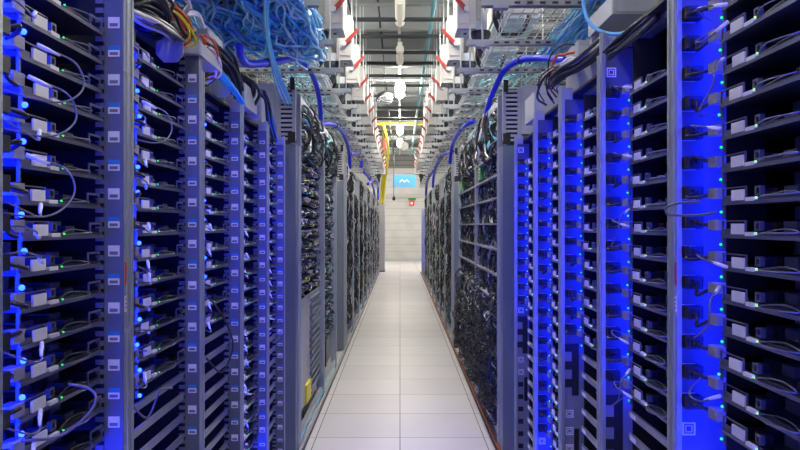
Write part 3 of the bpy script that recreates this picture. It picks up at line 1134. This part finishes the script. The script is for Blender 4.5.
# brackets holding the baskets: slotted strut, rod and angle
for s, word in ((-1, 'left'), (1, 'right')):
    proto = None
    for i in range(16):
        Y = 3.42 + i * 0.74
        lb = 'pale slotted support strut under the %s wire basket, %s from the camera' % (word, ORD[i])
        if proto is None:
            t = proto = thing('support_strut', (s * 0.42, Y, ZB - 0.05), lb, 'bracket', 'struts under the wire baskets')
            m = MB()
            xa, xb = sorted((0, s * 0.85))
            m.box(xa, xb, -0.02, 0.02, 0.030, 0.034).box(xa, xb, -0.02, -0.017, 0, 0.03).box(xa, xb, 0.017, 0.02, 0, 0.03)
            m.box(xa, xb, -0.02, -0.010, 0, 0.003).box(xa, xb, 0.010, 0.02, 0, 0.003)
            m.build('strut', 'zinc', t)
            m = MB()
            for x in (0.10, 0.80):
                m.tube([(s * x, 0, -0.03), (s * x, 0, ZC - ZB + 0.05)], 0.006, 6)
            m.build('threaded_rod', 'zinc', t)
            MB().box(*sorted((s * 0.06, s * 0.14)), -0.025, 0.025, -0.012, 0.0).build('washer_plate', 'zinc', t)
            MB().box(*sorted((s * 0.76, s * 0.84)), -0.025, 0.025, -0.012, 0.0).build('washer_plate', 'zinc', t)
            m = MB()
            for q in range(9):
                x = 0.17 + q * 0.065
                m.box(*sorted((s * x, s * (x + 0.03))), -0.0212, -0.02, 0.010, 0.022)
            m.build('slot_row', 'dark_metal', t)
        else:
            copy_tree(proto, (s * 0.42, Y, ZB - 0.05), 0, lb)

# busways with tap-off boxes
ZP = 3.0
for s, word in ((-1, 'left'), (1, 'right')):
    t = thing('busway', (s * 0.66, 3, 3.5), 'long white power busway above the %s wire basket' % word, 'busway')
    MB().box(s * .66 - .06, s * .66 + .06, 3.0, 22, 3.36, 3.50).build('rail', 'white_paint', t, world=True)
    m = MB()
    for q in range(9):
        m.tube([(s * .66, 4 + q * 2, 3.5), (s * .66, 4 + q * 2, ZC)], 0.008, 6)
    m.build('hanger', 'zinc', t, world=True)
    proto = protog = dark_lever = None
    for i in range(17):
        Y = 4.02 + i * 0.95
        lb = 'white power tap-off box with red lever above the %s racks, %s from the camera' % (word, ORD[i])
        P = (s * 0.50, Y + 0.125, ZP)
        if proto is None:
            t = proto = thing('tap_off_box', P, lb, 'power box', 'tap-off boxes on the busways')
            MB().bbox(-0.07, 0.07, -0.125, 0.125, 0.0, 0.40, 0.008).build('housing', 'white_paint', t)
            m = MB().box(-0.055, 0.055, -0.132, -0.125, 0.04, 0.36)
            m.build('cover', 'white_paint', t)
            m = MB()
            m.box(-0.03, 0.03, -0.09, 0.06, -0.006, 0.0)
            m.build('bottom_plate', 'box_grey', t)
            m = MB().box(-0.012, 0.012, -0.03, 0.0, -0.012, -0.006)
            m.build('socket_hole', 'black_plastic', t)
            # lever: a bar sloping up towards the aisle
            m = MB()
            pr = [(-s * 0.02, 0.13), (-s * 0.13, 0.255), (-s * 0.115, 0.275), (s * 0.0, 0.155)]
            if s > 0:
                pr = pr[::-1]
            m.prism_y(pr, -0.158, -0.136)
            m.build('lever', 'red_handle' if s > 0 else 'dark_red', t)
            MB().tube([(0, -0.16, 0.14), (0, -0.13, 0.14)], 0.022, 10).build('lever_hub', 'box_grey', t)
            # cable gland and black drop cable
            m = MB().lathe([(0.024, -0.19), (0.030, -0.15), (0.075, -0.03), (0.075, 0.0)], (s * 0.12, -0.03, 0.0), 12)
            m.build('gland', 'dark_metal', t, smooth=False)
            pts = spline([(s * .10, 0, -0.12), (s * .10, 0.0, -0.20), (s * .16, 0.04, -0.27), (s * .27, 0.06, -0.25), (s * .32, .06, -0.15)], 5)
            MB().tube(pts, 0.017, 8).build('drop_cable', 'black_plastic', t, smooth=True)
            t2 = MB().bbox(*sorted((s * 0.05, s * 0.16)), -0.10, 0.10, 0.0, 0.07, 0.006).build('side_box', 'box_grey', t)
        else:
            c = copy_tree(proto, P, 0, lb)
            for ch in c.children:
                if ch.name.startswith('lever') and 'hub' not in ch.name and s > 0:
                    if dark_lever is None:
                        dark_lever = ch.data.copy()
                        dark_lever.materials[0] = M['dark_red']
                    ch.data = dark_lever
        lb = 'large grey junction box over the %s wire basket, %s from the camera' % (word, ORD[i])
        P = (s * 0.88, Y + 0.18, 3.05)
        if protog is None:
            t = protog = thing('junction_box', P, lb, 'power box', 'grey junction boxes over the baskets')
            MB().bbox(-0.16, 0.16, -0.27, 0.27, 0.0, 0.36, 0.01).build('body', 'box_grey', t)
            MB().box(-0.14, 0.14, -0.282, -0.27, 0.03, 0.33).build('door', 'white_paint', t)
            MB().box(*sorted((-s * 0.172, -s * 0.16)), -0.22, 0.22, 0.04, 0.32).build('side_cover', 'white_paint', t)
            m = MB()
            for q in (-0.1, 0.1):
                m.tube([(0, q, 0.36), (0, q, ZC - 3.05)], 0.008, 6)
            m.build('hanger', 'zinc', t)
        else:
            copy_tree(protog, P, 0, lb)

# ---------------------------------------------------------------- blue hoses
HOSES = [
    ([(239, 46, 3.25), (241, 57, 3.35), (249, 64, 3.55), (275, 62, 4.0), (296, 59, 4.6), (307, 67, 4.9), (316, 84, 5.3), (320, 105, 5.6), (321, 128, 5.8)], 0.022,
     'thick blue hose arching over the left racks beneath the fibre heap'),
    ([(566, 60, 4.1), (542, 58, 4.4), (521, 60, 4.6), (505, 70, 4.8), (495, 88, 5.0), (488, 108, 5.2), (486, 124, 5.3)], 0.023,
     'thick blue hose arching over the right racks to the louvred panel'),
    ([(318, 125, 5.9), (328, 124, 6.4), (338, 127, 7.3), (345, 137, 8.2), (349, 152, 8.9), (350, 168, 9.1)], 0.026,
     'second blue hose on the left, bending down behind the first'),
    ([(350, 154, 9.2), (357, 153, 10.5), (362, 152, 11.9), (362, 160, 12.0), (361, 168, 12.0)], 0.030, 'short blue hose on the left joining the second hose'),
    ([(474, 121, 7.0), (465, 126, 7.2), (457, 135, 8.0), (452, 147, 8.7), (450, 163, 9.0)], 0.025, 'second blue hose on the right, bending down behind the first'),
    ([(453, 151, 9.3), (445, 154, 10.3), (438, 162, 12.0), (434, 174, 13.3), (433, 187, 13.7)], 0.028, 'third blue hose on the right, far down the aisle'),
    ([(434, 171, 13.5), (430, 175, 15.0), (427, 183, 16.8), (426, 195, 17.4)], 0.033, 'fourth and farthest blue hose on the right'),
    ([(364, 172, 13.5), (369, 178, 15.0), (373, 186, 17.0), (375, 198, 18.2)], 0.030, 'third blue hose on the left, far down the aisle'),
    ([(368, 184, 14.5), (374, 180, 17.5), (378, 186, 20.4), (378, 200, 20.6)], 0.034, 'fourth and farthest blue hose on the left'),
]
for pts, r, lb in HOSES:
    P = spline([at(*p) for p in pts], 12)
    # corrugation: alternate ring radii
    dense = []
    for a_, b_ in zip(P[:-1], P[1:]):
        dense += [a_, (a_ + b_) / 2]
    dense.append(P[-1])
    rs = [r * (1.0 if q % 2 else 0.93) for q in range(len(dense))]
    t = thing('blue_hose', tuple(dense[-1]), lb, 'hose', 'blue hoses over the racks')
    MB().tube(dense, rs, 10).build('hose_tube', 'hose_blue', t, smooth=True, world=True)
    mid = len(dense) // 3
    MB().tube([dense[mid], dense[mid + 1]], r * 1.25, 10).build('tie_band', 'black_plastic', t, world=True)

# ---------------------------------------------------------------- cable bunches at the rack tops
def bunch(pts, n, spread, mats, wts, r, label, seed, name='cable_bundle'):
    rnd = random.Random(seed)
    m = MB()
    for q in range(n):
        ph = rnd.uniform(0, 6.28)
        off = Vector((rnd.gauss(0, spread), rnd.gauss(0, spread), rnd.gauss(0, spread)))
        P = []
        for j, p in enumerate(pts):
            P.append(at(*p) + off * rnd.uniform(.6, 1.4))
        m.tube(spline(P, 6), rnd.uniform(*r), 6, rnd.choices(range(len(mats)), wts)[0])
    return tag(m.build(name, mats, smooth=True), label, 'cables', 'loose bundles at the rack tops', kind='stuff')


bunch([(128, 4, 1.75), (145, -2, 1.8), (158, 4, 1.85), (166, 16, 1.9), (158, 26, 1.95), (140, 20, 1.95)], 16, 0.012, ['dark_cable', 'mid_cable'], (85, 15), (0.005, 0.009),
      'black cable bundle curling above the second left rack', 1)
bunch([(132, 14, 1.75), (150, 22, 1.8), (165, 30, 1.9), (178, 40, 2.1)], 12, 0.012, ['dark_cable', 'mid_cable', 'pale_cable'], (70, 15, 15), (0.004, 0.008),
      'black cable bundle lying across the top of the second left rack', 2)
bunch([(164, 4, 2.0), (176, 10, 2.05), (186, 22, 2.1), (190, 34, 2.15), (182, 42, 2.15)], 12, 0.014, ['red_wire', 'yellow', 'dark_cable', 'white_label'], (24, 10, 56, 10), (0.003, 0.005),
      'red, yellow and black wires by the top of the second left rack', 3)
bunch([(180, -4, 2.1), (188, 6, 2.15), (184, 14, 2.2), (196, 16, 2.3), (203, 28, 2.35)], 3, 0.006, ['white_label'], (1,), (0.005, 0.006), 'white cables looping above the second left rack', 4)
bunch([(204, 46, 2.35), (212, 52, 2.4), (217, 62, 2.45), (214, 74, 2.5), (206, 78, 2.5)], 14, 0.014, ['red_wire', 'dark_cable', 'white_label'], (34, 56, 10), (0.004, 0.006),
      'red and black wires by the top of the third left rack', 5)
bunch([(216, 52, 2.6), (226, 62, 2.65), (232, 76, 2.7), (236, 94, 2.75)], 14, 0.018, ['dark_cable', 'mid_cable'], (80, 20), (0.006, 0.010),
      'black cable bundle dropping into the third left rack', 6)
bunch([(240, 76, 3.0), (248, 82, 3.05), (251, 92, 3.1), (250, 104, 3.15)], 10, 0.016, ['dark_cable', 'mid_cable'], (85, 15), (0.006, 0.010),
      'black cable bundle dropping into the fourth left rack', 7)
bunch([(262, 92, 3.5), (267, 104, 3.55), (270, 122, 3.6), (274, 138, 3.65)], 10, 0.016, ['dark_cable', 'blue_fibre'], (75, 25), (0.006, 0.009),
      'dark cable bundle dropping into the fifth left rack', 8)
bunch([(656, 14, 1.95), (640, 28, 2.0), (622, 44, 2.1), (608, 54, 2.15)], 12, 0.008, ['dark_cable', 'mid_cable'], (85, 15), (0.006, 0.010),
      'black cable bundle hanging at the top of the second right rack', 9)
bunch([(606, 40, 2.4), (594, 52, 2.55), (578, 64, 2.7), (564, 70, 2.8), (553, 82, 2.9)], 12, 0.013, ['dark_cable', 'mid_cable', 'pale_cable'], (70, 12, 18), (0.005, 0.009),
      'black and grey cable bundle sloping over the third right rack', 10)
bunch([(572, 66, 2.8), (560, 64, 2.85), (549, 72, 2.9), (547, 86, 2.95), (554, 97, 2.95)], 12, 0.018, ['dark_cable', 'red_wire', 'white_label'], (64, 14, 22), (0.003, 0.006),
      'black, red and white wires dangling at the top of the fourth right rack', 11)

# grey boxes and plates above the near racks
for (px0, px1, py0, py1, Y, dep, lb, mt) in (
    (181, 201, 42, 55, 2.22, 0.25, 'grey box on top of the second left rack beside the coloured wires', 'light_panel'),
    (196, 209, 28, 44, 2.5, 0.2, 'grey bracket box behind the top of the second left rack', 'box_grey'),
    (224, 245, 83, 106, 2.95, 0.25, 'grey box on top of the third left rack', 'light_panel'),
    (246, 262, 98, 124, 3.45, 0.25, 'grey box on top of the fourth left rack', 'light_panel'),
    (578, 598, 40, 92, 2.75, 0.2, 'grey upright box on top of the third right rack', 'light_panel'),
    (612, 664, -6, 14, 2.35, 0.3, 'pale grey box over the second right rack at the top of the photo', 'light_panel'),
    (534, 560, 92, 118, 3.4, 0.25, 'grey box on top of the fourth right rack', 'light_panel'),
):
    A, B = at(px0, py1, Y), at(px1, py0, Y)
    x0, x1 = sorted((A.x, B.x))
    t = thing('top_box', ((x0 + x1) / 2, Y + dep / 2, A.z), lb, 'box', 'grey boxes on the rack tops')
    w, h = (x1 - x0) / 2, B.z - A.z
    MB().bbox(-w, w, -dep / 2, dep / 2, 0, h, 0.004).build('body', mt, t)
    if px0 == 612:
        for lx in (-w + 0.01, w - 0.03):
            MB().box(lx, lx + 0.02, dep / 2 - 0.02, dep / 2, 2.10 - A.z, 0).build('leg', 'box_grey', t)
    MB().box(-w * .82, w * .82, -dep / 2 - 0.003, -dep / 2, h * .12, h * .88).build('face_plate', 'box_grey', t)

# ---------------------------------------------------------------- far end
t = thing('hanging_sign', (0.17, 25.0, 2.96), 'light blue sign with white chevrons, hung before the end wall', 'sign')
MB().box(-0.44, 0.44, -0.015, 0.015, 0.0, 0.46).build('board', 'sign_blue', t)
m = MB()
for c in (-0.085, 0.085):
    for d in (-1, 1):
        a0 = (c, 0.30)
        a1 = (c + d * 0.105, 0.19)
        m._add([(a0[0], -0.022, a0[1]), (a0[0], -0.022, a0[1] - 0.05), (a1[0], -0.022, a1[1] - 0.045), (a1[0], -0.022, a1[1]),
                (a0[0], -0.015, a0[1]), (a0[0], -0.015, a0[1] - 0.05), (a1[0], -0.015, a1[1] - 0.045), (a1[0], -0.015, a1[1])],
               [(0, 1, 2, 3), (7, 6, 5, 4), (0, 3, 7, 4), (1, 5, 6, 2), (0, 4, 5, 1), (3, 2, 6, 7)])
m.build('chevrons', 'white', t)
m = MB()
for x in (-0.40, 0.40):
    m.tube([(x, 0, 0.46), (x, 0, ZC - 2.96)], 0.010, 6)
m.build('hanging_rod', 'box_grey', t)

t = thing('pendant_cable', (-0.23, 24.6, 2.43), 'black cord with a plug end hanging left of the blue sign', 'cord')
MB().tube([(0, 0, 0.12), (0, 0, ZC - 2.43)], 0.012, 6).build('cord', 'black_plastic', t)
MB().lathe([(0.03, 0), (0.06, 0.02), (0.06, 0.12), (0.03, 0.16)], (0, 0, 0), 12).build('plug_end', 'black_plastic', t)

t = thing('alarm_sign', (0.49, YB - 0.01, 2.33), 'small red call point with white centre on the end wall', 'alarm')
MB().box(-0.10, 0.10, -0.05, 0, 0, 0.2).build('housing', 'red_handle', t)
MB().box(-0.045, 0.045, -0.055, -0.05, 0.05, 0.15).build('button_plate', 'white', t)
t = thing('exit_light', (0.50, YB - 0.01, 2.57), 'small green bar above the red call point on the end wall', 'sign')
MB().box(-0.16, 0.16, -0.05, 0, 0, 0.07).build('housing', 'green', t)

# round dome left of the lamps and white globe
t = thing('dome_reflector', (-0.30, 13.0, 3.99), 'round silver dome with a dark hood, hung left of the brightest lamp', 'reflector')
R = Euler((math.radians(148), 0, math.radians(28))).to_matrix()
prof = [(0.165 * math.sin(a * PI / 16), 0.13 * math.cos(a * PI / 16)) for a in range(1, 9)]
MB().lathe([(r_, z_ * .6) for r_, z_ in prof], (0, 0, 0), 24, rot=R).build('mirror_face', 'silver', t, smooth=True)
hood = [(0.175 * math.sin(a * PI / 16), -0.15 * math.cos(a * PI / 16)) for a in range(1, 9)]
MB().lathe(hood, (0, 0, 0.01), 24, rot=R).build('hood', 'black_plastic', t, smooth=True)
m = MB()
for q in (-0.09, -0.03, 0.03, 0.09):
    hw = math.sqrt(max(0.0, 0.155 ** 2 - q * q))
    pts = [R @ Vector((x, q, 0.002 + 0.078 * math.sqrt(max(0, 1 - (x * x + q * q) / 0.165 ** 2)))) for x in [hw * (2 * j / 8 - 1) for j in range(9)]]
    m.tube(pts, 0.007, 5)
m.build('cage_bar', 'dark_metal', t)
MB().tube([(0, 0, 0.1), (0, 0, ZC - 3.99)], 0.008, 6).build('stem', 'dark_metal', t)
t = thing('globe_lamp', (0.12, 19.8, 3.76), 'white globe hanging below the farthest lamps', 'lamp')
MB().ball((0, 0, 0.13), 0.14, n=20, m=12).build('globe', 'white', t, smooth=True)
MB().lathe([(0.06, -0.03), (0.06, 0.03)], (0, -0.125, 0.13), 14, rot=Euler((PI / 2, 0, 0)).to_matrix()).build('ring', 'box_grey', t)
MB().tube([(0, 0, 0.26), (0, 0, ZC - 3.76)], 0.01, 6).build('stem', 'dark_metal', t)

# yellow cable chute hanging over the left row and yellow raceway across the aisle
P0 = [at(383, 124, 18.0), at(387, 140, 19.0), at(388, 155, 20.0), at(386, 172, 20.8), at(384, 190, 21.4), Vector((-0.56, 21.7, 2.2))]
tag(MB().tube(spline(P0, 8), 0.042, 8).build('yellow_duct', 'yellow', smooth=True), 'yellow cable duct bowing down beside the left racks, outer of two', 'duct', 'yellow ducts by the left racks')
P0 = [at(384, 126, 18.2), at(384, 146, 19.4), at(384, 166, 20.5), at(382, 186, 21.3), Vector((-0.66, 21.7, 2.2))]
tag(MB().tube(spline(P0, 8), 0.042, 8).build('yellow_duct', 'yellow', smooth=True), 'yellow cable duct dropping straight beside the left racks, inner of two', 'duct', 'yellow ducts by the left racks')
t = thing('yellow_raceway', (0, 17.9, 4.24), 'thin yellow raceway crossing the aisle below the lamps', 'raceway')
MB().box(-0.9, 0.9, -0.05, 0.05, 0.0, 0.05).build('channel', 'yellow', t)
m = MB()
for x in (-0.8, 0.8):
    m.tube([(x, 0, 0.05), (x, 0, ZC - 4.24)], 0.008, 6)
m.build('hanger', 'zinc', t)
t = thing('red_fitting', (-0.36, 18.6, 3.8), 'dark red fitting beside the yellow ducts', 'fitting')
MB().bbox(-0.12, -0.04, -0.06, 0.06, -0.16, 0.12, 0.01).build('body', 'dark_red', t)
MB().tube([(-0.08, 0, 0.12), (-0.08, 0, ZC - 3.8)], 0.01, 6).build('hanger', 'dark_metal', t)

# ---------------------------------------------------------------- world, camera
w = bpy.data.worlds.new('World')
scene.world = w
w.use_nodes = True
w.node_tree.nodes['Background'].inputs[0].default_value = (0.02, 0.02, 0.022, 1)
cam = bpy.data.cameras.new('camera')
cam.sensor_width = 36
cam.lens = 36 * F / 800
cam.clip_start = 0.05
co = bpy.data.objects.new('camera', cam)
COL.objects.link(co)
co.location = (0, 0, H)
co.rotation_euler = (PI / 2, 0, 0)
scene.camera = co
scene.view_settings.view_transform = 'Standard'
scene.view_settings.look = 'None'
scene.view_settings.exposure = 0.0
scene.view_settings.gamma = 1.0
scene.view_settings.use_curve_mapping = False
scene.cycles.max_bounces = 8
